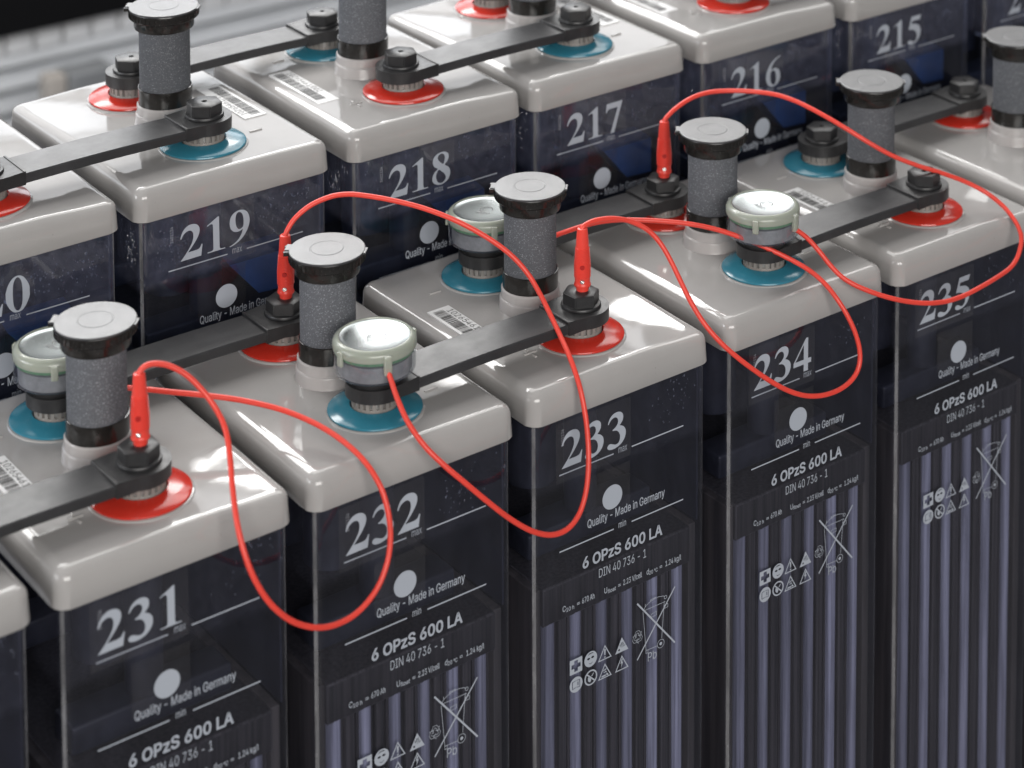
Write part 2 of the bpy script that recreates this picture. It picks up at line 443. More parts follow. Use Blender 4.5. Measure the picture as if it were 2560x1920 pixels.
class Art:
    """collects flat artwork; each stroke sits a hair in front of the one before"""
    def __init__(s): s.bm = bmesh.new(); s.y = 0.0
    def add(s, vf, fx, fz, mi=0):
        s.y -= 3e-6
        vs = [s.bm.verts.new((fx(x, y), s.y, fz(x, y))) for x, y in vf[0]]
        for f in vf[1]:
            try: fc = s.bm.faces.new([vs[i] for i in f]); fc.material_index = mi
            except ValueError: pass
    def text(s, body, x0, x1, zb, cap, bold=0.0, mi=0, vertical=False):
        global CAP
        if CAP is None: CAP = max(p[1] for p in text2d("H")[0][0])
        gs = text2d(body)
        lo = min(p[0] for g in gs for p in g[0]); hi = max(p[0] for g in gs for p in g[0])
        k = (x1 - x0 - bold) / (hi - lo); q = (cap - bold) / CAP
        if vertical: fx = lambda p: (zb - p[1] * q, x0 + (p[0] - lo) * k)        # reads upwards
        else: fx = lambda p: (x0 + bold / 2 + (p[0] - lo) * k, zb + bold / 2 + p[1] * q)
        for g in gs:
            cs = [[fx(p) for p in c] for c in g]
            s.poly(cs, mi)
            if bold:
                for c in cs: s.line(c, bold, True, mi)
    def poly(s, contours, mi=0):
        s.add(fill2d(contours), lambda x, y: x, lambda x, y: y, mi)
    def line(s, pts, wd, closed=False, mi=0):
        pts = [Vector(p) for p in pts]
        n = len(pts); Ls, Rs = [], []
        for i in range(n):
            a = pts[(i - 1) % n] if (closed or i > 0) else None
            b = pts[(i + 1) % n] if (closed or i < n - 1) else None
            d1 = (pts[i] - a).normalized() if a is not None else (b - pts[i]).normalized()
            d2 = (b - pts[i]).normalized() if b is not None else d1
            n1 = Vector((-d1.y, d1.x)); n2 = Vector((-d2.y, d2.x))
            mm = n1 + n2
            if mm.length < 1e-6: mm = n1
            mm.normalize()
            k = (wd / 2) / max(0.35, mm.dot(n1))
            Ls.append(pts[i] + mm * k); Rs.append(pts[i] - mm * k)
        fs = []
        for i in range(n if closed else n - 1):
            j = (i + 1) % n
            fs.append((i, j, n + j, n + i))
        s.add(([tuple(p) for p in Ls + Rs], fs), lambda x, y: x, lambda x, y: y, mi)
    def mesh(s, name, mats):
        me = bpy.data.meshes.new(name)
        # faces look towards -y
        for f in s.bm.faces: f.normal_update()
        bad = [f for f in s.bm.faces if f.normal.y > 0]
        bmesh.ops.reverse_faces(s.bm, faces=bad)
        s.bm.to_mesh(me); s.bm.free()
        for k in mats: me.materials.append(k)
        return me
def circ(cx, cy, rx, ry=None, n=28): return [(cx + rx * math.cos(2 * math.pi * i / n), cy + (ry or rx) * math.sin(2 * math.pi * i / n)) for i in range(n)]

# ---- bold serif numerals (1000 units to the em); a trailing 1 marks a corner -----------------
DIG = {
 '1': [[(70,562,1),(84,548),(125,568),(168,572),(190,555),(197,510,1),(197,85,1),(190,45),(160,24),(72,20,1),(72,0,1),(442,0,1),(442,20,1),(360,24),(333,44),(326,88,1),(326,690,1),(300,690,1)]],
 '2': [[(18,0,1),(150,148),(235,270),(283,375),(292,470),(270,540),(215,574),(145,562),(85,515),(42,440,1),(22,450,1),(52,545),(108,630),(185,680),(268,690),(355,665),(412,600),(424,515),(395,420),(325,312),(240,210),(178,142,1),(335,142,1),(395,152),(430,180),(458,236,1),(478,230,1),(446,0,1)]],
 '3': [[(42,508,1),(78,598),(140,662),(222,690),(312,680),(374,632),(394,560),(376,482),(312,412,1),(392,368),(444,295),(450,200),(414,105),(330,28),(220,-10),(120,-12),(52,14),(30,58),(54,100),(102,108),(160,84),(220,60),(276,72),(312,120),(320,200),(292,280),(236,330),(150,350,1),(150,368,1),(214,400),(264,455),(276,520),(250,578),(195,602),(130,582),(86,540),(62,500,1)]],
 '4': [[(478,250,1),(396,250,1),(396,690,1),(340,690,1),(20,236,1),(20,150,1),(284,150,1),(284,0,1),(396,0,1),(396,150,1),(478,150,1)],[(284,250,1),(284,562,1),(70,250,1)]],
 '5': [[(456,690,1),(418,575,1),(170,575,1),(152,505,1),(250,488),(345,455),(418,385),(446,290),(430,180),(370,80),(270,10),(150,-12),(70,0),(30,40),(40,85),(85,102),(140,82),(200,46),(262,56),(310,110),(322,200),(282,290),(200,348),(100,372),(48,374,1),(146,690,1)]],
 '6': [[(468,692,1),(330,652),(190,562),(90,430),(40,290),(45,160),(100,50),(190,-5),(270,-12),(370,20),(440,100),(460,210),(440,320),(375,395),(290,420),(225,408),(184,384,1),(214,480),(290,580),(390,645),(470,674,1)],[(172,322),(166,200),(186,92),(230,36),(280,26),(320,70),(336,170),(326,280),(296,350),(250,376),(206,362)]],
 '7': [[(56,678,1),(472,678,1),(472,650,1),(252,-12,1),(152,-12,1),(352,550,1),(150,550),(95,534),(58,478,1),(36,484,1)]],
 '8': [[(250,690),(350,675),(422,615),(428,530),(390,452),(335,398),(420,332),(465,240),(455,130),(390,40),(250,-12),(120,20),(42,100),(46,210),(95,290),(165,345),(92,405),(52,492),(66,590),(140,662)],[(246,656),(184,622),(174,560),(214,492),(296,424),(330,490),(338,572),(308,636)],[(192,322),(134,240),(132,140),(172,58),(250,20),(328,54),(358,120),(330,198),(262,268)]],
 '0': [[(250,690),(340,660),(420,560),(470,430),(474,338),(470,240),(420,116),(340,14),(250,-12),(160,14),(80,116),(32,240),(26,338),(32,430),(80,560),(160,660)],[(250,660),(200,620),(168,520),(158,338),(168,160),(200,56),(250,18),(300,56),(332,160),(342,338),(332,520),(300,620)]],
}
DIG['9'] = [[(500 - p[0], 678 - p[1], *p[2:]) for p in c] for c in DIG['6']]
def smooth_contour(c, n=5):
    if not any(len(p) > 2 for p in c): return crom([p[:2] for p in c], n, True)
    i0 = next(i for i, p in enumerate(c) if len(p) > 2)
    c = c[i0:] + c[:i0] + [c[i0]]
    out, run = [], [c[0][:2]]
    for p in c[1:]:
        run.append(p[:2])
        if len(p) > 2:
            out += crom(run, n)[:-1] if len(run) > 2 else run[:1]
            run = [p[:2]]
    return out
_dc = {}
def number_mesh(txt):
    a = Art()
    for i, ch in enumerate(txt):
        if ch not in _dc: _dc[ch] = fill2d([smooth_contour(c) for c in DIG[ch]])
        a.add(_dc[ch], lambda x, y: 0.0206 + 0.0178 * i + x / 1000 * 0.0352, lambda x, y: 0.0042 + y / 1000 * 0.0335)
    return a.mesh("numerals", [M['digits']])

# ------------------------------------------------------------------ hall around the rack
bm = bmesh.new(); box(bm, -9, 11, -7, WY + 1.6, -1.00, -0.95)
m = vary(mat("concrete_floor", (0.135, 0.135, 0.145), 0.45), (0.135, 0.135, 0.145), 0.2, 3, 0.35, 0.6)
fl = put("floor", finish("floor", bm, m)); fl["kind"] = "structure"

bm = bmesh.new()
box(bm, -9, 11, WY + 0.10, WY + 0.25, -0.95, 4.2)
m = vary(mat("grey_wall_paint", (0.30, 0.30, 0.31), 0.6), (0.30, 0.30, 0.31), 0.08, 2)
o = put("hall_wall", finish("hall_wall", bm, m)); o["label"] = "grey hall wall far behind the battery rack"; o["category"] = "wall"
# thin glazing bars standing just in front of the two window bands
t_ = thing("window_frame", "white window framing on the far hall wall behind the batteries", "window frame", (0, WY, 0))
fm = mat("white_frame_paint", (0.62, 0.62, 0.61), 0.4)
for z in (0.50, 1.38, 2.05, 3.53):
    bm = bmesh.new(); box(bm, -2.2, 6.8, -0.09, -0.03, z - 0.025, z + 0.025); put("rail", finish("rail", bm, fm), t_)
for i in range(10):
    bm = bmesh.new(); x = -1.9 + i * 0.95; box(bm, x - 0.02, x + 0.02, -0.085, -0.035, 0.525, 1.355); box(bm, x - 0.02, x + 0.02, -0.085, -0.035, 2.075, 3.505)
    put("mullion", finish("mullion", bm, fm), t_)

# ribbed pale cladding under a dark beam, seen out of focus at the upper left
m = vary(mat("pale_ribbed_sheet", (0.78, 0.79, 0.80), 0.35), (0.78, 0.79, 0.80), 0.06, 3)
t_ = thing("ribbed_panel", "pale ribbed panel blurred behind the back row at upper left", "panel", (0, 2.98, -0.95))
bm = bmesh.new()
prof = []
z = 0.0
for k in range(4):
    prof += [(0.05, z), (0.05, z + 0.016), (0.0, z + 0.020), (0.0, z + 0.042)]
    z += 0.044
pr = [(0.06, 0.0)] + prof + [(0.06, z)]
a = [bm.verts.new((-4, y, z_)) for y, z_ in pr]; b = [bm.verts.new((5, y, z_)) for y, z_ in pr]
for i in range(len(pr) - 1): bm.faces.new((a[i], b[i], b[i + 1], a[i + 1]))
put("ribs", finish("ribs", bm, m, smooth=20), t_)
bm = bmesh.new()
for i in range(110):
    x = -2.6 + i * 0.058
    box(bm, x, x + 0.051, -0.012, 0.05, 0.178, 0.222, 0, 0.004)
put("edge_strip", finish("edge_strip", bm, mat("white_edge_strip", (0.8, 0.8, 0.8), 0.3)), t_)
bm = bmesh.new(); box(bm, -5, 6, 2.93, 3.06, -0.722, -0.15)
o = put("dark_beam", finish("dark_beam", bm, mat("black_beam_paint", (0.004, 0.004, 0.0045), 0.8, spec=0.1))); o["label"] = "black beam above the pale ribbed panel in the upper left corner"; o["category"] = "beam"
t_ = thing("post", "blurred grey brown post in front of the ribbed panel", "post", (1.335, 2.86, -0.95))
bm = bmesh.new(); box(bm, -0.045, 0.045, -0.03, 0.03, 0.0, 0.165, 0, 0.004)
put("shaft", finish("shaft", bm, vary(mat("grey_post_paint", (0.16, 0.165, 0.17), 0.5), (0.16, 0.165, 0.17), 0.15, 20)), t_)
bm = bmesh.new(); box(bm, -0.085, -0.047, -0.02, 0.02, 0.0, 0.165, 0, 0.003)
put("side_strip", finish("side_strip", bm, mat("brown_strip", (0.34, 0.31, 0.28), 0.5)), t_)
bm = bmesh.new(); box(bm, -0.04, 0.04, -0.045, -0.031, 0.0, 0.055, 0, 0.003)
put("foot_cover", finish("foot_cover", bm, mat("rusty_brown", (0.26, 0.19, 0.155), 0.6)), t_)

# ------------------------------------------------------------------ the stepped rack
PITCH = 0.157
BX, BY, BZ = 0.15724, 0.21613, 0.09861
CZ0 = -0.585
t_ = thing("battery_rack", "dark grey stepped steel rack under the two rows of battery cells", "rack", (0, 0, -0.95))
rm = vary(mat("dark_rack_paint", (0.05, 0.052, 0.056), 0.4), (0.05, 0.052, 0.056), 0.2, 20)
for y, z in ((0.03, CZ0), (0.17, CZ0), (BY + 0.03, CZ0 + BZ), (BY + 0.17, CZ0 + BZ)):
    bm = bmesh.new(); box(bm, -0.22, 1.15, y - 0.02, y + 0.02, z - 0.05 + 0.95, z - 0.0005 + 0.95, 0, 0.002)
    put("rail", finish("rail", bm, rm), t_)
for x in (-0.15, 0.47, 1.08):
    for y, z in ((0.03, CZ0), (0.17, CZ0), (BY + 0.03, CZ0 + BZ), (BY + 0.17, CZ0 + BZ)):
        bm = bmesh.new(); box(bm, x - 0.018, x + 0.018, y - 0.016, y + 0.016, 0, z - 0.051 + 0.95, 0, 0.002)
        put("leg", finish("leg", bm, rm), t_)

# ------------------------------------------------------------------ shared meshes of one cell
def ss(t): t = max(0.0, min(1.0, t)); return t * t * (3 - 2 * t)
def warp(x, y):
    d = -0.0017 * ss((x - 0.084) / 0.052) * ss((0.078 - y) / 0.075)
    d += -0.0005 * ss((y - 0.13) / 0.07) * ss((0.05 - x) / 0.05)
    d += 0.0003 * math.sin(x * 38 + 0.7) * math.sin(y * 27 + 0.4)
    return d
LX0, LX1, LY0, LY1, LZB, LZT = -0.0028, 0.1428, -0.003, 0.203, 0.0376, 0.0592
def lid_mesh():
    bm = bmesh.new()
    rings = []
    base = rrect(LX0, LX1, LY0, LY1, 0.0095, 9, 18)
    cx, cy = 0.07, 0.1
    def inset(d):
        return rrect(LX0 + d, LX1 - d, LY0 + d, LY1 - d, max(0.0012, 0.0095 - d * 0.8), 9, 18)
    rings.append([(x, y, LZB) for x, y in inset(0.006)])
    rings.append([(x, y, LZB) for x, y in inset(0.0008)])
    rings.append([(x, y, LZB + 0.0008) for x, y in inset(0.0)])
    fr = 0.0076
    for k in range(0, 11):
        a = R(90 * k / 10)
        d = 0.0009 + fr * (1 - math.cos(a)); z = LZT - fr * (1 - math.sin(a))
        wgt = math.sin(a) ** 2
        rings.append([(x, y, z + warp(x, y) * wgt) for x, y in inset(d)])
    top = inset(0.0009 + fr)
    for tt in (0.985, 0.96, 0.93, 0.89, 0.84, 0.78, 0.70, 0.61, 0.51, 0.40, 0.28, 0.15, 0.03):
        rings.append([(cx + (x - cx) * tt, cy + (y - cy) * tt, LZT + warp(cx + (x - cx) * tt, cy + (y - cy) * tt)) for x, y in top])
    loft(bm, rings, True, True)
    # raised polarity marks
    def bar(cx_, cy_, lx, ly):
        z = LZT + warp(cx_, cy_)
        box(bm, cx_ - lx / 2, cx_ + lx / 2, cy_ - ly / 2, cy_ + ly / 2, z - 0.001, z + 0.0009, 0, 0.0004)
    bar(0.0295, 0.1545, 0.0095, 0.0017)
    bar(0.030, 0.0445, 0.0095, 0.0017); bar(0.030, 0.0490, 0.0017, 0.0045); bar(0.030, 0.0400, 0.0017, 0.0045)
    return finish("lid", bm, M['lid'], smooth=50)
ME = {}
ME['lid'] = lid_mesh()
bm = bmesh.new()
pts = rrect(0, 0.14, 0, 0.2, 0.006, 8, 2)
loft(bm, [[(x, y, CZ0) for x, y in pts], [(x, y, LZB + 0.004) for x, y in pts]], True, False)
bmesh.ops.recalc_face_normals(bm, faces=bm.faces)
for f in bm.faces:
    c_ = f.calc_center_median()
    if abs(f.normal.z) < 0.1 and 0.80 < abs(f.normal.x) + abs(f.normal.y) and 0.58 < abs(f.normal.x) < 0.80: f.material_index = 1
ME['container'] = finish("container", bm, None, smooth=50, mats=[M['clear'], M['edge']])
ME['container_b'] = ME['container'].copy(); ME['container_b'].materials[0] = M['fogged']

bm = bmesh.new()
box(bm, 0.006, 0.134, 0.012, 0.19, CZ0 + 0.02, -0.082)
xs = [0.0166 + 0.0208 * i for i in range(6)]
gx = [] + [(a + b) / 2 for a, b in zip(xs, xs[1:])] 
for x in gx: box(bm, x - 0.0032, x + 0.0032, 0.006, 0.194, CZ0 + 0.02, -0.09, 0, 0.0012)
box(bm, 0.0100, 0.1300, 0.0040, 0.195, -0.0985, -0.0735, 1, 0.0012)
for x in gx:
    for q in (-0.0056, 0.0056): box(bm, x + q - 0.0009, x + q + 0.0009, 0.0075, 0.19, CZ0 + 0.02, -0.09)
ME['sep'] = finish("separator_stack", bm, None, mats=[M['plate2'], M['sleeve']])
bm = bmesh.new()
for x in (0.0072, 0.1330): box(bm, x - 0.0030, x + 0.0030, 0.006, 0.194, CZ0 + 0.02, -0.0735, 0, 0.0008)
ME['outer'] = finish("outer_plates", bm, M['plate3'])
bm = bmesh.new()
box(bm, 0.004, 0.136, 0.1945, 0.196, CZ0 + 0.01, 0.037); box(bm, 0.1365, 0.1378, 0.006, 0.194, -0.0725, 0.037)  # dark panels added inside so no light shows through the cell
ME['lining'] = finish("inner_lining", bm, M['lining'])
bm = bmesh.new()
ppts = rrect(-0.0035, 0.0035, 0.0036, 0.190, 0.0032, 6, 2)
loft(bm, [[(x, y, CZ0 + 0.02) for x, y in ppts], [(x, y, -0.0975) for x, y in ppts]], True, True)
ME['plate'] = finish("positive_plate", bm, M['plate'])
bm = bmesh.new()
for y in (0.045, 0.155):
    lathe(bm, [(0.011, -0.07), (0.011, 0.055)], 0.07, y, 28)
    box(bm, 0.02, 0.12, y - 0.012, y + 0.012, -0.072, -0.055, 0, 0.002)
ME['bus'] = finish("pole_bridge", bm, M['inner'])
bm = bmesh.new()
lathe(bm, [(0.0172, 0.056), (0.0172, -0.06)], 0.07, 0.1, 32)
ME['vtube'] = finish("vent_shaft", bm, M['inner'])
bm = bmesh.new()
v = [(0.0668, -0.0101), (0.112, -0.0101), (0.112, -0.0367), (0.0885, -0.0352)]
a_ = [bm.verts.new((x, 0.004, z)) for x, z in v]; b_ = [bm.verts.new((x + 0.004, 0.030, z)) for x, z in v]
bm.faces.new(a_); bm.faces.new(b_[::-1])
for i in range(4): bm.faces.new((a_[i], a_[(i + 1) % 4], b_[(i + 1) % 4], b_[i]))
ME['tray'] = finish("inner_tray", bm, M['bluein'])  # blue panel added to give the back-row fronts their blue patch

# terminal: pale seat, coloured disc, toothed collar
bm = bmesh.new()
lathe(bm, [(0.0, 0.0602), (0.0285, 0.0602), (0.0298, 0.0600), (0.0304, 0.0594), (0.0308, 0.0560)], seg=72)
ME['seat'] = finish("seat_ring", bm, M['lid'])
def disc(mm):
    bm = bmesh.new()
    lathe(bm, [(0.0152, 0.0602), (0.0152, 0.0641), (0.0158, 0.0645), (0.0210, 0.0634), (0.0283, 0.0619), (0.0290, 0.0614), (0.0292, 0.0608), (0.0288, 0.0602)], seg=72)
    return finish("polarity_disc", bm, mm)
ME['red'] = disc(M['red']); ME['blue'] = disc(M['blue'])
bm = bmesh.new()
lathe(bm, [(0.0128, 0.060), (0.0128, 0.0722), (0.0, 0.0722)], seg=40, mi=1)
lathe(bm, [(0.0128, 0.0655), (0.0142, 0.0655), (0.0144, 0.0650), (0.0144, 0.0612), (0.0128, 0.0612)], seg=64, mi=0)
for i in range(22):
    a = 2 * math.pi * i / 22
    h = 2 * math.pi / 22 * 0.27
    vs = []
    for z in (0.0650, 0.0714):
        for rr in (0.0126, 0.0144):
            for s in (-h, h): vs.append(bm.verts.new((rr * math.cos(a + s), rr * math.sin(a + s), z)))
    for q in ((0, 1, 3, 2), (4, 6, 7, 5), (0, 4, 5, 1), (2, 3, 7, 6), (0, 2, 6, 4), (1, 5, 7, 3)):
        bm.faces.new([vs[k] for k in q])
ME['collar'] = finish("toothed_collar", bm, None, mats=[M['collar'], M['lead']])

# vent plug: pale neck, black collar, porous tube, black hinged cap with a grained top
bm = bmesh.new()
lathe(bm, [(0.0222, 0.0560), (0.0215, 0.0592), (0.0209, 0.0605), (0.0207, 0.0660), (0.0203, 0.0668), (0.0197, 0.0672), (0.0196, 0.0728), (0.0190, 0.0736), (0.0150, 0.0738)], seg=72)
ME['neck'] = finish("neck", bm, M['pale'])
bm = bmesh.new()
lathe(bm, [(0.0178, 0.0728), (0.0186, 0.0732), (0.0187, 0.0842), (0.0186, 0.0850), (0.0181, 0.0851), (0.0178, 0.0846), (0.0172, 0.0830)], seg=72)
ME['vcollar'] = finish("collar", bm, M['cap'])
bm = bmesh.new()
lathe(bm, [(0.0175, 0.0800), (0.0175, 0.1295)], seg=64)
ME['foam'] = finish("porous_tube", bm, M['foam'])
bm = bmesh.new()
lathe(bm, [(0.0168, 0.1272), (0.0203, 0.1274), (0.0206, 0.1282), (0.0206, 0.1338), (0.0232, 0.1345), (0.0239, 0.1352), (0.0240, 0.1398), (0.0238, 0.1404), (0.0232, 0.1407)], seg=80)
def vtab(a, w_, r0, r1, z0, z1, mi=0):
    c, s = math.cos(a), math.sin(a)
    q = [(r0, -w_), (r1, -w_), (r1, w_), (r0, w_)]
    q = [(x * c - y * s, x * s + y * c) for x, y in q]
    vs = [bm.verts.new((x, y, z)) for z in (z0, z1) for x, y in q]
    for f_ in ((3, 2, 1, 0), (4, 5, 6, 7), (0, 1, 5, 4), (1, 2, 6, 5), (2, 3, 7, 6), (3, 0, 4, 7)):
        bm.faces.new([vs[k] for k in f_]).material_index = mi
A0 = R(140)
vtab(A0 - 0.16, 0.0011, 0.0225, 0.0272, 0.1388, 0.1412); vtab(A0 + 0.16, 0.0011, 0.0225, 0.0272, 0.1388, 0.1412)
lid_bm = bmesh.new()
for i in range(48):
    a = 2 * math.pi * i / 48
    vtab(a, 0.00035, 0.0236, 0.02425, 0.1355, 0.1394)
bm2 = bm
ME['capbody'] = finish("cap_ring", bm2, M['cap'])
bm = bmesh.new()
lathe(bm, [(0.0225, 0.1400), (0.0236, 0.1402), (0.0239, 0.1406), (0.0239, 0.1413), (0.0236, 0.1416), (0.0232, 0.1417), (0.0110, 0.1417), (0.0107, 0.14158), (0.0101, 0.14158), (0.0098, 0.14175), (0.0, 0.14175)], seg=96)
vtab(A0, 0.0042, 0.0215, 0.0262, 0.1405, 0.1416)
vtab(A0 + math.pi, 0.0040, 0.0215, 0.0250, 0.1403, 0.1414)
lid_bm.free()
ME['captop'] = finish("cap_flap", bm, M['captop'], smooth=14)

# bar code sticker
def barcode_mesh(seed, txt):
    rnd = random.Random(seed)
    bm = bmesh.new()
    box(bm, 0.0088, 0.0258, 0.0605, 0.1325, 0.0580, 0.0597)
    a = Art()
    # label frame: u runs from back to front along the label, v across it
    u = 0.0035
    while u < 0.0660:
        wd = rnd.choice((0.0004, 0.0004, 0.0008, 0.0012))
        a.poly([[(u, 0.0022), (u + wd, 0.0022), (u + wd, 0.0102), (u, 0.0102)]])
        u += wd + rnd.choice((0.0004, 0.0005, 0.0009))
    a.text(txt, 0.0060, 0.0520, 0.0113, 0.0046)
    for v_ in a.bm.verts:
        x, y, z = v_.co
        v_.co = (0.0088 + z, 0.1325 - x, 0.05985 + (-y) * 0.4)
    me_bar = bpy.data.meshes.new("tmpb"); a.bm.to_mesh(me_bar); a.bm.free()
    n0 = len(bm.faces)
    bm.from_mesh(me_bar); bpy.data.meshes.remove(me_bar)
    bm.faces.ensure_lookup_table()
    for f in bm.faces[n0:]: f.material_index = 1
    for f in bm.faces[n0:]:
        f.normal_update()
        if f.normal.z < 0: f.normal_flip()
    me = bpy.data.meshes.new("barcode_sticker"); bm.to_mesh(me); bm.free()
    me.materials.append(M['paper']); me.materials.append(M['barcode'])
    return me

# printed artwork on the container front
def tri(cx, zc, w_=0.0102, h=0.0094): return [(cx - w_ / 2, zc - h / 2), (cx + w_ / 2, zc - h / 2), (cx, zc + h / 2)]
def print_mesh():
    a = Art()
    LW = 0.00085
    for z in (0.0004, -0.0498):
        a.line([(0.0200, z), (0.0630, z)], LW); a.line([(0.0775, z), (0.1203, z)], LW)
    a.text("max", 0.0668, 0.0738, -0.0004, 0.0045)
    a.text("min", 0.0669, 0.0729, -0.0506, 0.0045)
    a.poly([circ(0.0619, -0.0279, 0.00795, n=48)])
    a.text("Quality - Made in Germany", 0.0420, 0.1046, -0.0420, 0.0056, 0.00012)
    a.text("6 OPzS 600 LA", 0.0380, 0.1026, -0.0675, 0.0076, 0.00062)
    a.text("DIN 40 736 - 1", 0.0509, 0.0892, -0.0779, 0.0058)
    zb, h = -0.0900, 0.0037
    for s, x0, x1, dz, k in (("C", .0221, .0246, 0, 1), ("10 h", .0249, .0311, -.0008, .72), ("=", .0334, .0356, 0, .9), ("670 Ah", .0374, .0472, 0, 1),
                             ("U", .0551, .0574, 0, 1), ("float", .0577, .0644, -.0008, .72), ("=", .0662, .0683, 0, .9), ("2.23 V/cell", .0703, .0856, 0, 1),
                             ("d", .0894, .0913, 0, 1), ("20 °C", .0916, .0985, -.0008, .72), ("=", .1002, .1023, 0, .9), ("1.24 kg/l", .1050, .1181, 0, 1)):
        a.text(s, x0, x1, zb + dz, h * k, 0.0001)
    z1, z2 = -0.1292, -0.1416
    sw = 0.00055
    # first-aid cross
    c = 0.0323; s = 0.0049; b = 0.0014; l = 0.0036
    plus = [(-b, -l), (b, -l), (b, -b), (l, -b), (l, b), (b, b), (b, l), (-b, l), (-b, b), (-l, b), (-l, -b), (-b, -b)]
    a.poly([[(c - s, z1 - s), (c + s, z1 - s), (c + s, z1 + s), (c - s, z1 + s)], [(c + x, z1 + y) for x, y in plus]])
    # goggles
    c = 0.0440
    a.poly([circ(c, z1, 0.0051), circ(c - 0.0017, z1 + 0.0006, 0.0012, 0.0007, 12), circ(c + 0.0015, z1 + 0.0008, 0.0012, 0.0007, 12),
            [(c - 0.0026, z1 + 0.0027), (c - 0.0012, z1 + 0.0040), (c + 0.0012, z1 + 0.0041), (c + 0.0026, z1 + 0.0030), (c + 0.0012, z1 + 0.0035), (c - 0.0012, z1 + 0.0033)],
            [(c - 0.0018, z1 - 0.0020), (c - 0.0012, z1 - 0.0030), (c, z1 - 0.0034), (c + 0.0012, z1 - 0.0029), (c + 0.0018, z1 - 0.0018), (c + 0.0013, z1 - 0.0025), (c, z1 - 0.0030), (c - 0.0013, z1 - 0.0026)]])
    # warning triangles
    for cx, zc in ((0.0553, z1), (0.0553, z2), (0.0690, z2)): a.line([Vector(p) * 1 for p in tri(cx, zc, 0.0098, 0.0088)], sw * 1.25, True)
    c = 0.0553
    a.poly([[(c - 0.0004, z1 - 0.0018), (c + 0.0004, z1 - 0.0018), (c + 0.0007, z1 + 0.0022), (c - 0.0007, z1 + 0.0022)]]); a.poly([circ(c, z1 - 0.0031, 0.00055, n=12)])
    a.poly([[(c - 0.0027, z2 - 0.0036), (c + 0.0008, z2 - 0.0036), (c + 0.0008, z2 - 0.0026), (c - 0.0027, z2 - 0.0026)]]); a.poly([[(c + 0.0014, z2 - 0.0036), (c + 0.0030, z2 - 0.0036), (c + 0.0022, z2 - 0.0022), (c + 0.0010, z2 - 0.0020)]])
    a.line([(c - 0.0014, z2 + 0.0004), (c + 0.0012, z2 + 0.0010)], 0.0007); a.line([(c - 0.0010, z2 - 0.0010), (c + 0.0008, z2 - 0.0008)], 0.0005); a.line([(c + 0.0004, z2 - 0.0002), (c + 0.0014, z2 - 0.0014)], 0.0005)
    c = 0.0690
    a.poly([[(c - 0.0002, z2 + 0.0026), (c - 0.0012, z2 - 0.0004), (c - 0.0001, z2 - 0.0002), (c - 0.0007, z2 - 0.0034), (c + 0.0012, z2 + 0.0006), (c + 0.0001, z2 + 0.0004), (c + 0.0008, z2 + 0.0026)]])
    # explosion: filled triangle with dark rays
    T = tri(c, z1, 0.0106, 0.0098)
    hol = [circ(c - 0.0022, z1 - 0.0030, 0.0007, n=10)]
    for g in (18, 40, 58, 74, 92):
        p = Vector((c - 0.0014, z1 - 0.0024)); d = Vector((math.cos(R(g)), math.sin(R(g)))); n_ = Vector((-d.y, d.x))
        ln = {18: 0.0042, 40: 0.0040, 58: 0.0046, 74: 0.0040, 92: 0.0028}[g]
        hol.append([tuple(p + d * 0.0008), tuple(p + d * ln - n_ * 0.00032), tuple(p + d * ln + n_ * 0.00032)])
    a.poly([T] + hol)
    # read the manual
    c = 0.0323
    a.poly([circ(c, z2, 0.0051), [(c - 0.0031, z2 - 0.0026), (c - 0.0003, z2 - 0.0022), (c - 0.0003, z2 - 0.0017), (c - 0.0026, z2 - 0.0021), (c - 0.0026, z2 + 0.0021), (c - 0.0003, z2 + 0.0024), (c - 0.0003, z2 + 0.0028), (c - 0.0031, z2 + 0.0025)],
            [(c + 0.0003, z2 - 0.0022), (c + 0.0031, z2 - 0.0026), (c + 0.0031, z2 + 0.0025), (c + 0.0003, z2 + 0.0028), (c + 0.0003, z2 + 0.0024), (c + 0.0026, z2 + 0.0021), (c + 0.0026, z2 - 0.0021), (c + 0.0003, z2 - 0.0017)],
            [(c + 0.0011, z2 - 0.0009), (c + 0.0019, z2 - 0.0010), (c + 0.0019, z2 + 0.0013), (c + 0.0011, z2 + 0.0014)]])
    # no open flame
    c = 0.0440
    a.poly([circ(c, z2, 0.0051), circ(c, z2, 0.0041)])
    a.line([(c - 0.0030, z2 + 0.0029), (c + 0.0030, z2 - 0.0029)], 0.0009)
    a.poly([[(c - 0.0022, z2 - 0.0018), (c - 0.0006, z2 - 0.0030), (c + 0.0004, z2 - 0.0016), (c - 0.0002, z2 - 0.0004), (c - 0.0012, z2 + 0.0002), (c - 0.0016, z2 + 0.0014), (c - 0.0024, z2 + 0.0002)]])
    a.line([(c + 0.0006, z2 + 0.0006), (c + 0.0022, z2 + 0.0024)], 0.0006)
    # recycling loop: three outlined arrows
    c, zc = 0.0818, -0.1293
    for k in range(3):
        th = R(120 * k)
        def rt(x, y): return (c + x * math.cos(th) - y * math.sin(th), zc + (x * math.sin(th) + y * math.cos(th)) * 1.05)
        a.line([rt(-0.0026, 0.0016), rt(-0.0012, 0.0040), rt(0.0012, 0.0040), rt(0.0024, 0.0022), rt(0.0032, 0.0026), rt(0.0026, 0.0002), rt(0.0006, 0.0010), rt(0.0013, 0.0014), rt(0.0004, 0.0026), rt(-0.0004, 0.0026), rt(-0.0012, 0.0009)], 0.00026, True)
    # crossed-out wheeled bin
    tn = 0.00032
    a.line([(0.0863, -0.1140), (0.0888, -0.1405), (0.0888, -0.1412), (0.0912, -0.1412), (0.0984, -0.1416)], tn)
    a.line([(0.0888, -0.1412), (0.0888, -0.1432), (0.0905, -0.1432), (0.0905, -0.1413)], tn)
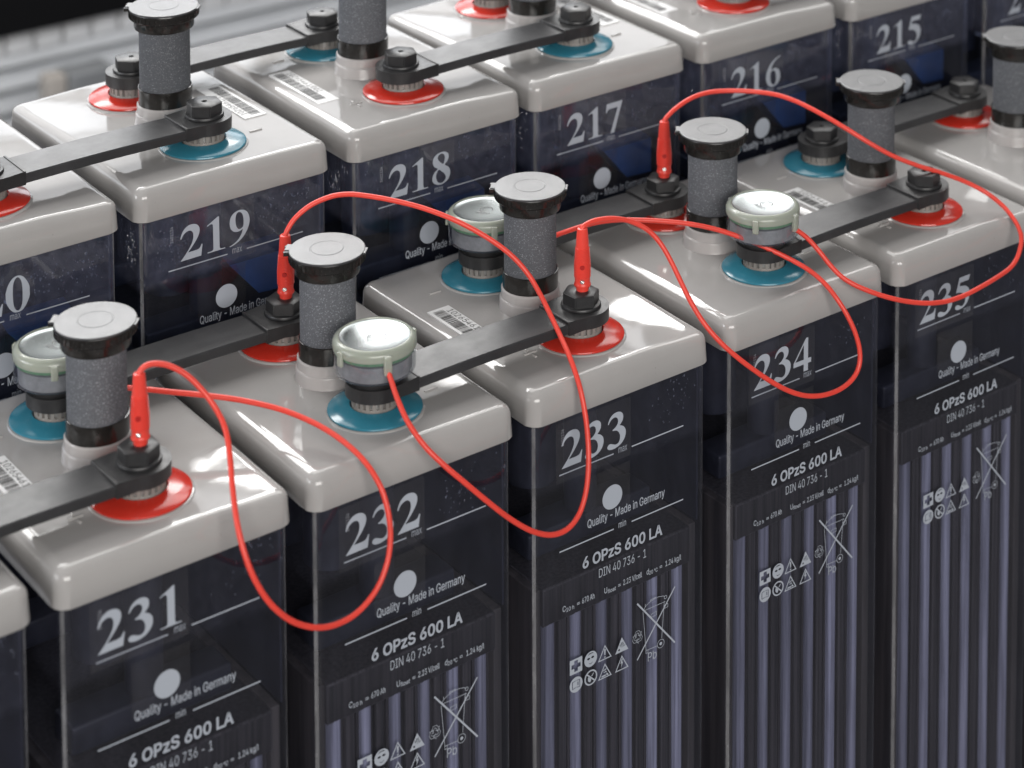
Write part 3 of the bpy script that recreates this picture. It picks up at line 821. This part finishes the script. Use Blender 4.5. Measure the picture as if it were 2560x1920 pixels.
    a.line([(0.1040, -0.1130), (0.1019, -0.1376)], tn)
    a.line([(0.0867, -0.1134), (0.1050, -0.1137)], tn)
    a.line([(0.0866, -0.1130), (0.0885, -0.1109), (0.0915, -0.1094), (0.0950, -0.1085), (0.0990, -0.1084), (0.1030, -0.1093), (0.1046, -0.1103)], tn)
    a.line([(0.0926, -0.1092), (0.0926, -0.1080), (0.0966, -0.1078), (0.0966, -0.1086)], tn)
    a.line([(0.0882, -0.1112), (0.0882, -0.1092)], tn)
    a.line(circ(0.1050, -0.1108, 0.0011, n=14), tn, True)
    a.line([(0.1040, -0.1160), (0.1070, -0.1158), (0.1070, -0.1180), (0.1040, -0.1182)], tn, True)
    a.line([(0.0930, -0.1180), (0.0975, -0.1176), (0.0975, -0.1200), (0.0930, -0.1202)], tn, True)
    a.line(circ(0.1011, -0.1411, 0.0028, n=30), tn, True); a.poly([circ(0.1011, -0.1411, 0.0011, n=16)])
    a.line([(0.0815, -0.1065), (0.1129, -0.1449)], 0.0011); a.line([(0.1129, -0.1065), (0.0815, -0.1449)], 0.0009)
    a.text("Pb", 0.0904, 0.0976, -0.1493, 0.0058)
    return a.mesh("front_print", [M['print']])
ME['print'] = print_mesh()
a = Art(); a.text("2401134", 0.0187, 0.0297, 0.0238, 0.0022, vertical=True); ME['date'] = a.mesh("date_print", [M['printdim']])
a = Art(); a.poly([[(0.0170, -0.0048), (0.0762, -0.0048), (0.0762, 0.0343), (0.0170, 0.0343)]]); ME['film'] = a.mesh("number_sticker", [M['film']])
a = Art(); a.poly([[(0.0405, -0.0395), (0.0762, -0.0395), (0.0762, -0.0085), (0.0405, -0.0085)]]); ME['dotfilm'] = a.mesh("dot_sticker", [M['film']])

def drops_mesh(seed, n, x0, left):
    rnd = random.Random(seed)
    bm = bmesh.new()
    base = bmesh.new(); bmesh.ops.create_icosphere(base, subdivisions=1, radius=1.0)
    vs0 = [v_.co.copy() for v_ in base.verts]; fs0 = [[v_.index for v_ in f.verts] for f in base.faces]; base.free()
    cl = [(rnd.uniform(x0, 0.132), rnd.uniform(0.008, 0.034)) for _ in range(9)]
    for i in range(n):
        if rnd.random() < 0.75:
            c = rnd.choice(cl); x = c[0] + rnd.gauss(0, 0.006); z = c[1] + rnd.gauss(0, 0.006)
        else: x = rnd.uniform(x0, 0.134); z = rnd.uniform(0.004, 0.036)
        if not (0.008 < x < 0.135 and 0.002 < z < 0.0365): continue
        r = rnd.uniform(0.00022, 0.00065) * (1.5 if rnd.random() < 0.12 else 1)
        sz = rnd.uniform(0.9, 1.7)
        side = left and rnd.random() < 0.4
        vv = []
        for q in vs0:
            if side: vv.append(bm.verts.new((-0.0001 + q.x * r * 0.5, x * 0.5 + q.y * r, z + q.z * r * sz)))
            else: vv.append(bm.verts.new((x + q.x * r, -0.0001 + q.y * r * 0.5, z + q.z * r * sz)))
        for f in fs0: bm.faces.new([vv[k] for k in f])
    return finish("condensation", bm, M['drop'])

# ------------------------------------------------------------------ cells
def cell(num, k, back, label):
    jf = {0: .0007, 1: -.0001, 2: -.0011, 3: .0011, 4: -.0006}
    jb = {0: -.00135, 1: .002, 2: -.00132, 3: .00043, 4: .0002}
    if back: loc = (BX + k * PITCH + jb.get(k, 0), BY, BZ)
    else: loc = (k * PITCH + jf.get(k, 0), 0, 0)
    c = thing("battery_cell", label, "battery cell", loc, "battery cells on the stepped rack")
    odd = (k % 2 == 1) != back            # front row: even cells have + in front; back row the reverse
    flip = odd
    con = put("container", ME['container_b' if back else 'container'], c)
    put("front_print", ME['print'], con, (0, -0.0003, 0))
    put("date_print", ME['date'], con, (0, -0.0002, 0))
    dx = 0.0078 if back else 0.0
    st = put("number_sticker", ME['film'], c, (dx, -0.00035, 0), label="clear sticker with large pale numerals")
    put("numerals", number_mesh(num), st, (0, -0.0002, 0))
    put("dot_sticker", ME['dotfilm'], con, (0, -0.00022, 0))
    if back: d = put("condensation", drops_mesh(int(num), 420, 0.015, True), con, (0, 0, 0))
    else: d = put("condensation", drops_mesh(int(num), 40, 0.09, False), con, (0, 0, 0))
    d["kind"] = "stuff"
    put("separator_stack", ME['sep'], c); put("outer_plates", ME['outer'], c); put("inner_lining", ME['lining'], c)
    for x in xs: put("positive_plate", ME['plate'], c, (x, 0, 0))
    put("pole_bridge", ME['bus'], c); put("vent_shaft", ME['vtube'], c)
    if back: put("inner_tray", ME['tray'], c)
    lo, rz = ((0.14, 0.2, 0), math.pi) if flip else ((0, 0, 0), 0)
    rr = random.Random(int(num) * 7)
    ld = put("lid", ME['lid'], c, lo, rz)
    ld.rotation_euler = (R(rr.uniform(-.13, .13)), R(rr.uniform(-.13, .13)), rz)     # no two lids sit quite alike
    st.location = (dx + rr.uniform(-.0007, .0007), -0.00035, rr.uniform(-.0006, .0006)); st.rotation_euler = (0, R(rr.uniform(-.5, .5)), 0)
    put("barcode_sticker", barcode_mesh(int(num), "10265461/" + {'233': '18', '218': '002'}.get(num, '1' + num[-1])), ld)
    for y, pos in ((0.045, not flip), (0.155, flip)):
        tm = put("terminal_seat", ME['seat'], c, (0.07, y, 0))
        put("polarity_disc", ME['red'] if pos else ME['blue'], tm, label="red plastic disc round the plus pole" if pos else "blue plastic disc round the minus pole")
        put("toothed_collar", ME['collar'], tm, rz=random.uniform(0, 6))
    nk = put("vent_plug", ME['neck'], c, (0.07, 0.1, 0))
    put("collar", ME['vcollar'], nk); put("porous_tube", ME['foam'], nk, rz=random.uniform(0, 6))
    put("cap_ring", ME['capbody'], nk, rz=random.uniform(-.06, .06)); put("cap_flap", ME['captop'], nk, rz=random.uniform(-.06, .06))
    return c
FRONT = [('230', -1, "grey lidded cell at the lower left edge, left of the cell numbered 231"),
         ('231', 0, "clear battery cell numbered 231 with dark plates and grey lid, front row"),
         ('232', 1, "clear battery cell numbered 232 with dark plates and grey lid, front row"),
         ('233', 2, "clear battery cell numbered 233 with dark plates and grey lid, front row"),
         ('234', 3, "clear battery cell numbered 234 with dark plates and grey lid, front row"),
         ('235', 4, "clear battery cell numbered 235 with dark plates and grey lid, front row"),
         ('236', 5, "grey lidded front row cell at the right edge, beyond the cell numbered 235")]
BACK = [('220', -1, "back row cell at the left edge showing only the last digit 0 of its number"),
        ('219', 0, "dark battery cell numbered 219 with grey lid, back row"),
        ('218', 1, "dark battery cell numbered 218 with grey lid, back row"),
        ('217', 2, "dark battery cell numbered 217 with grey lid, back row"),
        ('216', 3, "dark battery cell numbered 216 with grey lid, back row"),
        ('215', 4, "dark battery cell numbered 215 with grey lid, back row"),
        ('214', 5, "back row cell in the upper right corner, beyond the cell numbered 215")]
for n_, k, l in FRONT: cell(n_, k, False, l)
for n_, k, l in BACK: cell(n_, k, True, l)

# ------------------------------------------------------------------ black connectors bolted from pole to pole
def bolt_mesh():
    bm = bmesh.new()
    lathe(bm, [(0.0, 0.0796), (0.0128, 0.0796), (0.0131, 0.0800), (0.0131, 0.0810), (0.0127, 0.0816), (0.0108, 0.0820)], seg=48)
    hexa = [(0.0122 * math.cos(R(60 * i)), 0.0122 * math.sin(R(60 * i))) for i in range(6)]
    v0 = [bm.verts.new((x, y, 0.0812)) for x, y in hexa]; v1 = [bm.verts.new((x, y, 0.0888)) for x, y in hexa]
    v2 = [bm.verts.new((x * .90, y * .90, 0.0895)) for x, y in hexa]
    ring = [bm.verts.new((0.0021 * math.cos(R(60 * i)), 0.0021 * math.sin(R(60 * i)), 0.0895)) for i in range(6)]
    low = [bm.verts.new((0.0021 * math.cos(R(60 * i)), 0.0021 * math.sin(R(60 * i)), 0.0850)) for i in range(6)]
    for a_, b_ in ((v0, v1), (v1, v2), (v2, ring)):
        for i in range(6): bm.faces.new((a_[i], a_[(i + 1) % 6], b_[(i + 1) % 6], b_[i]))
    for i in range(6): bm.faces.new((ring[i], ring[(i + 1) % 6], low[(i + 1) % 6], low[i])).material_index = 1
    bm.faces.new(low).material_index = 1
    bv = [e for e in bm.edges if all(v_ in v0 + v1 for v_ in e.verts) and abs(e.verts[0].co.z - e.verts[1].co.z) > 0.003]
    bmesh.ops.bevel(bm, geom=bv, offset=0.0006, segments=2, affect='EDGES')
    return finish("bolt", bm, None, mats=[M['rubber'], M['hole']])
ME['bolt'] = bolt_mesh()
def endcap_mesh():
    """rounded cap over the pole; the strap leaves on the +x side"""
    bm = bmesh.new()
    pts = [(0.0183 * math.cos(R(a)), 0.0183 * math.sin(R(a))) for a in range(62, 299, 8)] + [(0.0215, -0.0166), (0.0215, 0.0166)]
    prism(bm, pts, 0.0712, 0.0797, 0.0009)
    box(bm, 0.0205, 0.0221, -0.0163, 0.0163, 0.0714, 0.0801, 0, 0.0004)
    return finish("end_cap", bm, M['rubber'])
ME['endcap'] = endcap_mesh()
def bar_mesh(ln):
    bm = bmesh.new()
    n = 24
    rings = []
    sec = [(-0.0158, 0.0724), (-0.0152, 0.0718), (0.0152, 0.0718), (0.0158, 0.0724), (0.0158, 0.0774), (0.0150, 0.0783), (-0.0150, 0.0783), (-0.0158, 0.0774)]
    for i in range(n + 1):
        x = -ln / 2 + ln * i / n
        d = 0.0007 * math.sin(math.pi * i / n)
        rings.append([(x, y, z + d) for y, z in sec])
    loft(bm, rings, True, True)
    return finish("bar", bm, M['bar'], smooth=30)
def connector(c0, c1, y, back, label, bolts=(True, True)):
    ox, oy, oz = (BX, BY, BZ) if back else (0, 0, 0)
    xa = ox + c0 * PITCH + 0.07; xb = ox + c1 * PITCH + 0.07
    t_ = thing("cell_connector", label, "connector", ((xa + xb) / 2, oy + y, oz), "black connectors bolted between the poles")
    h = (xb - xa) / 2
    put("bar", bar_mesh(2 * h - 0.0440), t_)
    for sx_, bl in ((-1, bolts[0]), (1, bolts[1])):
        put("end_cap", ME['endcap'], t_, (sx_ * h, 0, 0), 0 if sx_ < 0 else math.pi)
        if bl: put("bolt", ME['bolt'], t_, (sx_ * h, 0, 0), R(22) + random.uniform(-.25, .25))
connector(-1, 0, 0.045, False, "black connector running off the left edge from the plus pole of cell 231", (True, True))
connector(0, 1, 0.155, False, "black connector joining the rear poles of cells 231 and 232", (False, True))
connector(1, 2, 0.045, False, "black connector joining the front poles of cells 232 and 233", (False, True))
connector(2, 3, 0.155, False, "black connector joining the rear poles of cells 233 and 234", (False, True))
connector(3, 4, 0.045, False, "black connector joining the front poles of cells 234 and 235", (False, True))
connector(4, 5, 0.155, False, "black connector joining the rear poles of cells 235 and 236", (True, True))
connector(-1, 0, 0.045, True, "black connector joining the front poles of cells 220 and 219")
connector(0, 1, 0.155, True, "black connector joining the rear poles of cells 219 and 218")
connector(1, 2, 0.045, True, "black connector joining the front poles of cells 218 and 217")
connector(2, 3, 0.155, True, "black connector joining the rear poles of cells 217 and 216")
connector(3, 4, 0.045, True, "black connector joining the front poles of cells 216 and 215")

# ------------------------------------------------------------------ round voltage sensors clipped on the minus poles
def ring_mesh(name, prof, m_, seg=72):
    bm = bmesh.new(); lathe(bm, prof, seg=seg); return finish(name, bm, m_)
ME['s_base'] = ring_mesh("base", [(0.0, 0.0797), (0.0165, 0.0797), (0.0168, 0.0802), (0.0168, 0.0856), (0.0, 0.0858)], M['rubber'])
ME['s_house'] = ring_mesh("housing", [(0.0, 0.0858), (0.0236, 0.0858), (0.0245, 0.0864), (0.0250, 0.0875), (0.0252, 0.1015)], M['dome'])
ME['s_core'] = ring_mesh("core", [(0.0, 0.0866), (0.0226, 0.0866), (0.0228, 0.0962), (0.0, 0.0964)], M['core'])
ME['s_pcb'] = ring_mesh("board", [(0.0, 0.0982), (0.0243, 0.0982), (0.0243, 0.1000), (0.0, 0.1000)], M['pcb'])
ME['s_rim'] = ring_mesh("rim", [(0.0243, 0.1003), (0.0254, 0.1004), (0.0256, 0.1012), (0.0256, 0.1040), (0.0250, 0.1054), (0.0228, 0.1071), (0.0220, 0.1072), (0.0216, 0.1066), (0.0216, 0.1050)], M['cream'])
ME['s_disc'] = ring_mesh("silver_disc", [(0.0219, 0.1066), (0.0210, 0.1061), (0.0180, 0.1056), (0.0120, 0.1052), (0.0060, 0.1050), (0.0, 0.1050)], M['silver'])
bm = bmesh.new(); box(bm, 0.0250, 0.0272, -0.0022, 0.0022, 0.0955, 0.1046, 0, 0.0008); ME['s_clip'] = finish("clip", bm, M['cream'])
bm = bmesh.new(); box(bm, 0.0240, 0.0275, -0.0026, 0.0026, 0.0928, 0.1046, 0, 0.001); ME['s_out'] = finish("wire_outlet", bm, M['cream'])
a = Art()
for s, x0 in (("A", -0.0050), ("B", -0.0015), ("O", 0.0020)): a.text(s, x0, x0 + 0.0028, -0.0045, 0.0032)
a.line(circ(0.0, 0.0035, 0.0042, n=30)[:22], 0.0005); a.line(circ(0.0, 0.0035, 0.0026, n=24)[3:18], 0.0004)
for v_ in a.bm.verts: v_.co = (v_.co.x, v_.co.z, 0.10535 - v_.co.y * 0.3)
for f in a.bm.faces: f.normal_update()
mk = bpy.data.meshes.new("engraving"); a.bm.to_mesh(mk); a.bm.free(); mk.materials.append(M['engrave'])
ME['s_mark'] = mk
def sensor(k, y, ang, label):
    t_ = thing("voltage_sensor", label, "sensor", (k * PITCH + 0.07, y, 0), "round voltage sensors on the blue minus poles")
    put("base", ME['s_base'], t_)
    h = put("housing", ME['s_house'], t_)
    put("core", ME['s_core'], t_); put("board", ME['s_pcb'], t_)
    rm_ = put("rim", ME['s_rim'], t_)
    d = put("silver_disc", ME['s_disc'], t_, rz=ang + R(60)); put("engraving", ME['s_mark'], d, rz=R(-75))
    put("wire_outlet", ME['s_out'], t_, rz=ang)
    for q in (R(-70), R(95), R(180)): put("clip", ME['s_clip'], rm_, rz=ang + q)
sensor(0, 0.155, R(-46), "milky round sensor half hidden behind the vent plug of cell 231")
sensor(1, 0.045, R(-104), "milky round sensor with shiny silver top on the front pole of cell 232")
sensor(2, 0.155, R(-40), "milky round sensor half hidden behind the vent plug of cell 233")
sensor(3, 0.045, R(-72), "milky round sensor on the front pole of cell 234, below the wire of cell 234")

# ------------------------------------------------------------------ red test leads: wire from the sensor to a plug in the plus bolt
W = {'A': [[0.0958, 0.128, 0.0809],[0.101, 0.118, 0.0836],[0.106, 0.108, 0.0846],[0.1177, 0.095, 0.0845],[0.1302, 0.082, 0.084],[0.1487, 0.066, 0.0811],[0.1661, 0.048, 0.0769],[0.1785, 0.022, 0.0726],[0.1862, -0.004, 0.0642],[0.1892, -0.018, 0.0538],[0.1906, -0.026, 0.04],[0.1901, -0.03, 0.0252],[0.1856, -0.033, 0.0115],[0.1752, -0.036, 0.0001],[0.1607, -0.038, -0.0073],[0.1398, -0.04, -0.006],[0.1221, -0.04, 0.0043],[0.1083, -0.039, 0.0185],[0.1001, -0.036, 0.0336],[0.0959, -0.031, 0.0488],[0.0959, -0.022, 0.0635],[0.0997, -0.01, 0.0756],[0.106, 0.004, 0.0891],[0.1089, 0.014, 0.0975],[0.1086, 0.022, 0.1031],[0.1054, 0.03, 0.1135],[0.0972, 0.037, 0.1248],[0.0894, 0.042, 0.1302],[0.0806, 0.0445, 0.1338],[0.0739, 0.045, 0.1339],[0.0714, 0.045, 0.1308]], 'B': [[0.2208, 0.021, 0.0964],[0.2211, 0.016, 0.0904],[0.2208, 0.01, 0.0829],[0.2209, -0.002, 0.0712],[0.225, -0.013, 0.0613],[0.234, -0.022, 0.0493],[0.2443, -0.027, 0.0382],[0.2564, -0.031, 0.0249],[0.271, -0.034, 0.0096],[0.2866, -0.036, -0.0032],[0.2996, -0.037, -0.0094],[0.3125, -0.036, -0.011],[0.3228, -0.034, -0.0066],[0.3304, -0.031, 0.0033],[0.3361, -0.026, 0.0152],[0.3405, -0.02, 0.027],[0.3429, -0.0145, 0.0416],[0.3424, -0.0085, 0.0606],[0.347, 0.006, 0.0682],[0.3506, 0.023, 0.0775],[0.3539, 0.038, 0.0849],[0.3535, 0.048, 0.0933],[0.3518, 0.06, 0.1055],[0.3446, 0.068, 0.1157],[0.3325, 0.078, 0.1275],[0.3167, 0.092, 0.139],[0.3021, 0.108, 0.1455],[0.2862, 0.122, 0.1499],[0.2749, 0.132, 0.1523],[0.2658, 0.14, 0.1527],[0.2592, 0.146, 0.1516],[0.2451, 0.153, 0.1469],[0.2342, 0.155, 0.1393],[0.2293, 0.155, 0.131],[0.2284, 0.155, 0.1282]], 'C': [[0.4164, 0.128, 0.0861],[0.4186, 0.118, 0.0917],[0.4215, 0.11, 0.0966],[0.428, 0.1, 0.1018],[0.4358, 0.092, 0.1052],[0.4435, 0.084, 0.1074],[0.4568, 0.074, 0.1069],[0.4713, 0.066, 0.1047],[0.4851, 0.058, 0.1025],[0.5011, 0.051, 0.097],[0.5161, 0.043, 0.0904],[0.5303, 0.034, 0.0828],[0.5422, 0.022, 0.0752],[0.552, 0.008, 0.0689],[0.553, -0.004, 0.0636],[0.5559, -0.014, 0.0556],[0.5593, -0.02, 0.0464],[0.5623, -0.025, 0.0351],[0.564, -0.028, 0.0244],[0.5627, -0.03, 0.0152],[0.5584, -0.031, 0.0088],[0.55, -0.032, 0.005],[0.5387, -0.033, 0.0035],[0.5239, -0.033, 0.005],[0.5102, -0.032, 0.0092],[0.4975, -0.03, 0.0158],[0.4857, -0.027, 0.0245],[0.4723, -0.023, 0.0359],[0.4631, -0.019, 0.045],[0.4541, -0.013, 0.0552],[0.447, -0.005, 0.0664],[0.4443, 0.005, 0.0776],[0.4429, 0.015, 0.09],[0.4417, 0.024, 0.1014],[0.4384, 0.031, 0.1111],[0.4334, 0.036, 0.1189],[0.4237, 0.041, 0.126],[0.4099, 0.044, 0.1314],[0.3973, 0.045, 0.1328],[0.3878, 0.045, 0.1326],[0.3848, 0.045, 0.1296]], 'D': [[0.5492, 0.021, 0.0943],[0.557, 0.017, 0.0876],[0.5621, 0.011, 0.0791],[0.5656, 0.003, 0.0699],[0.5697, -0.004, 0.0635],[0.5747, -0.01, 0.0592],[0.5828, -0.016, 0.0543],[0.5935, -0.021, 0.049],[0.6051, -0.025, 0.0442],[0.6178, -0.028, 0.04],[0.6316, -0.03, 0.0363],[0.6468, -0.031, 0.0338],[0.664, -0.03, 0.0325],[0.6826, -0.028, 0.0329],[0.7035, -0.024, 0.0327],[0.7169, -0.0225, 0.034],[0.7247, -0.0215, 0.0373],[0.7305, -0.02, 0.0436],[0.7348, -0.0175, 0.049],[0.7376, -0.0135, 0.0531],[0.7393, -0.006, 0.0589],[0.7417, 0.0075, 0.0647],[0.738, 0.0205, 0.0706],[0.7246, 0.029, 0.0799],[0.7062, 0.036, 0.0891],[0.6899, 0.045, 0.0959],[0.6729, 0.053, 0.1043],[0.6588, 0.064, 0.1154],[0.647, 0.074, 0.1249],[0.638, 0.094, 0.1331],[0.6303, 0.112, 0.1381],[0.6248, 0.124, 0.1402],[0.6132, 0.138, 0.1415],[0.5981, 0.148, 0.1423],[0.5834, 0.153, 0.1433],[0.5695, 0.155, 0.1427],[0.554, 0.155, 0.1383],[0.5448, 0.155, 0.1332],[0.542, 0.155, 0.1297]]}
def plug_mesh():
    z0 = 0.0
    prof = [(0.0, 0.0), (0.0040, 0.0), (0.0042, 0.0018), (0.0042, 0.0028), (0.0053, 0.0032), (0.0056, 0.0040), (0.0053, 0.0050), (0.0050, 0.0056), (0.0051, 0.0092)]
    n = 19
    for i in range(n):
        t_ = i / n; z = 0.0096 + 0.0190 * t_
        r = 0.0055 - 0.0009 * max(0, t_ - 0.40) / 0.6
        d = 0.0190 / n
        prof += [(r, z), (r, z + d * 0.55), (r - 0.00035, z + d * 0.65), (r - 0.00035, z + d * 0.92)]
    prof += [(0.0046, 0.0288), (0.0043, 0.0291), (0.0041, 0.0330), (0.0034, 0.0412), (0.0030, 0.0416), (0.0021, 0.0417), (0.0019, 0.0405)]
    bm = bmesh.new(); lathe(bm, prof, seg=36); return finish("banana_plug", bm, M['plug'], smooth=40)
ME['plug'] = plug_mesh()
bm = bmesh.new()
lathe(bm, [(0.0, 0.0006), (0.0013, 0.0006), (0.0016, 0.0), (0.0016, -0.001)], seg=18)
box(bm, -0.0011, 0.0011, -0.00025, 0.00025, 0.0004, 0.0009)
ME['screw'] = finish("screw", bm, M['steel'])
bm = bmesh.new()
lathe(bm, [(0.0, 0.0003), (0.0014, 0.0003), (0.0016, -0.0005)], seg=18)
ME['dent'] = finish("dimple", bm, mat("dark_red_dimple", (0.36, 0.010, 0.008), 0.4))
def lead(key, k, y, label):
    t_ = thing("test_lead", label, "test lead", (k * PITCH + 0.0712, y, 0.0893), "red test leads between sensors and plus poles")
    pts = W[key]
    o0 = Vector(t_.location)
    top = Vector((k * PITCH + 0.0712, y, 0.0893 + 0.0402))
    path = [Vector(p) for p in pts if (Vector(p) - top).length > 0.004 or p[2] > top.z + 0.002]
    path.append(top + Vector((0, 0, 0.0012))); path.append(top - Vector((0, 0, 0.003)))
    # light smoothing of the hand-laid points
    for kf in (0.5, -0.52, 0.5, -0.52):
        path = [path[0]] + [path[i] * (1 - kf) + (path[i - 1] + path[i + 1]) * (kf / 2) for i in range(1, len(path) - 2)] + path[-2:]
    bm = bmesh.new(); tube(bm, [Vector(p) - o0 for p in crom([tuple(p) for p in path], 7)], 0.00165, 16)
    put("wire", finish("wire", bm, M['wire'], smooth=60), t_)
    pl = put("banana_plug", ME['plug'], t_)
    az = R(-128)
    s = put("screw", ME['screw'], pl, (0.0050 * math.cos(az), 0.0050 * math.sin(az), 0.0075)); s.rotation_euler = (R(90), R(35), az + R(90))
    s = put("dimple", ME['dent'], pl, (0.0057 * math.cos(az), 0.0057 * math.sin(az), 0.0172)); s.rotation_euler = (R(90), 0, az + R(90))
lead('A', 0, 0.045, "red lead with plug on the front pole of cell 231, looping down before cell 232")
lead('B', 1, 0.155, "red lead arching from the rear pole of cell 232 and hanging before cell 233")
lead('C', 2, 0.045, "red lead with plug on the front pole of cell 233, looping down before cell 234")
lead('D', 3, 0.155, "red lead arching from the rear pole of cell 234 and hanging before cell 235")
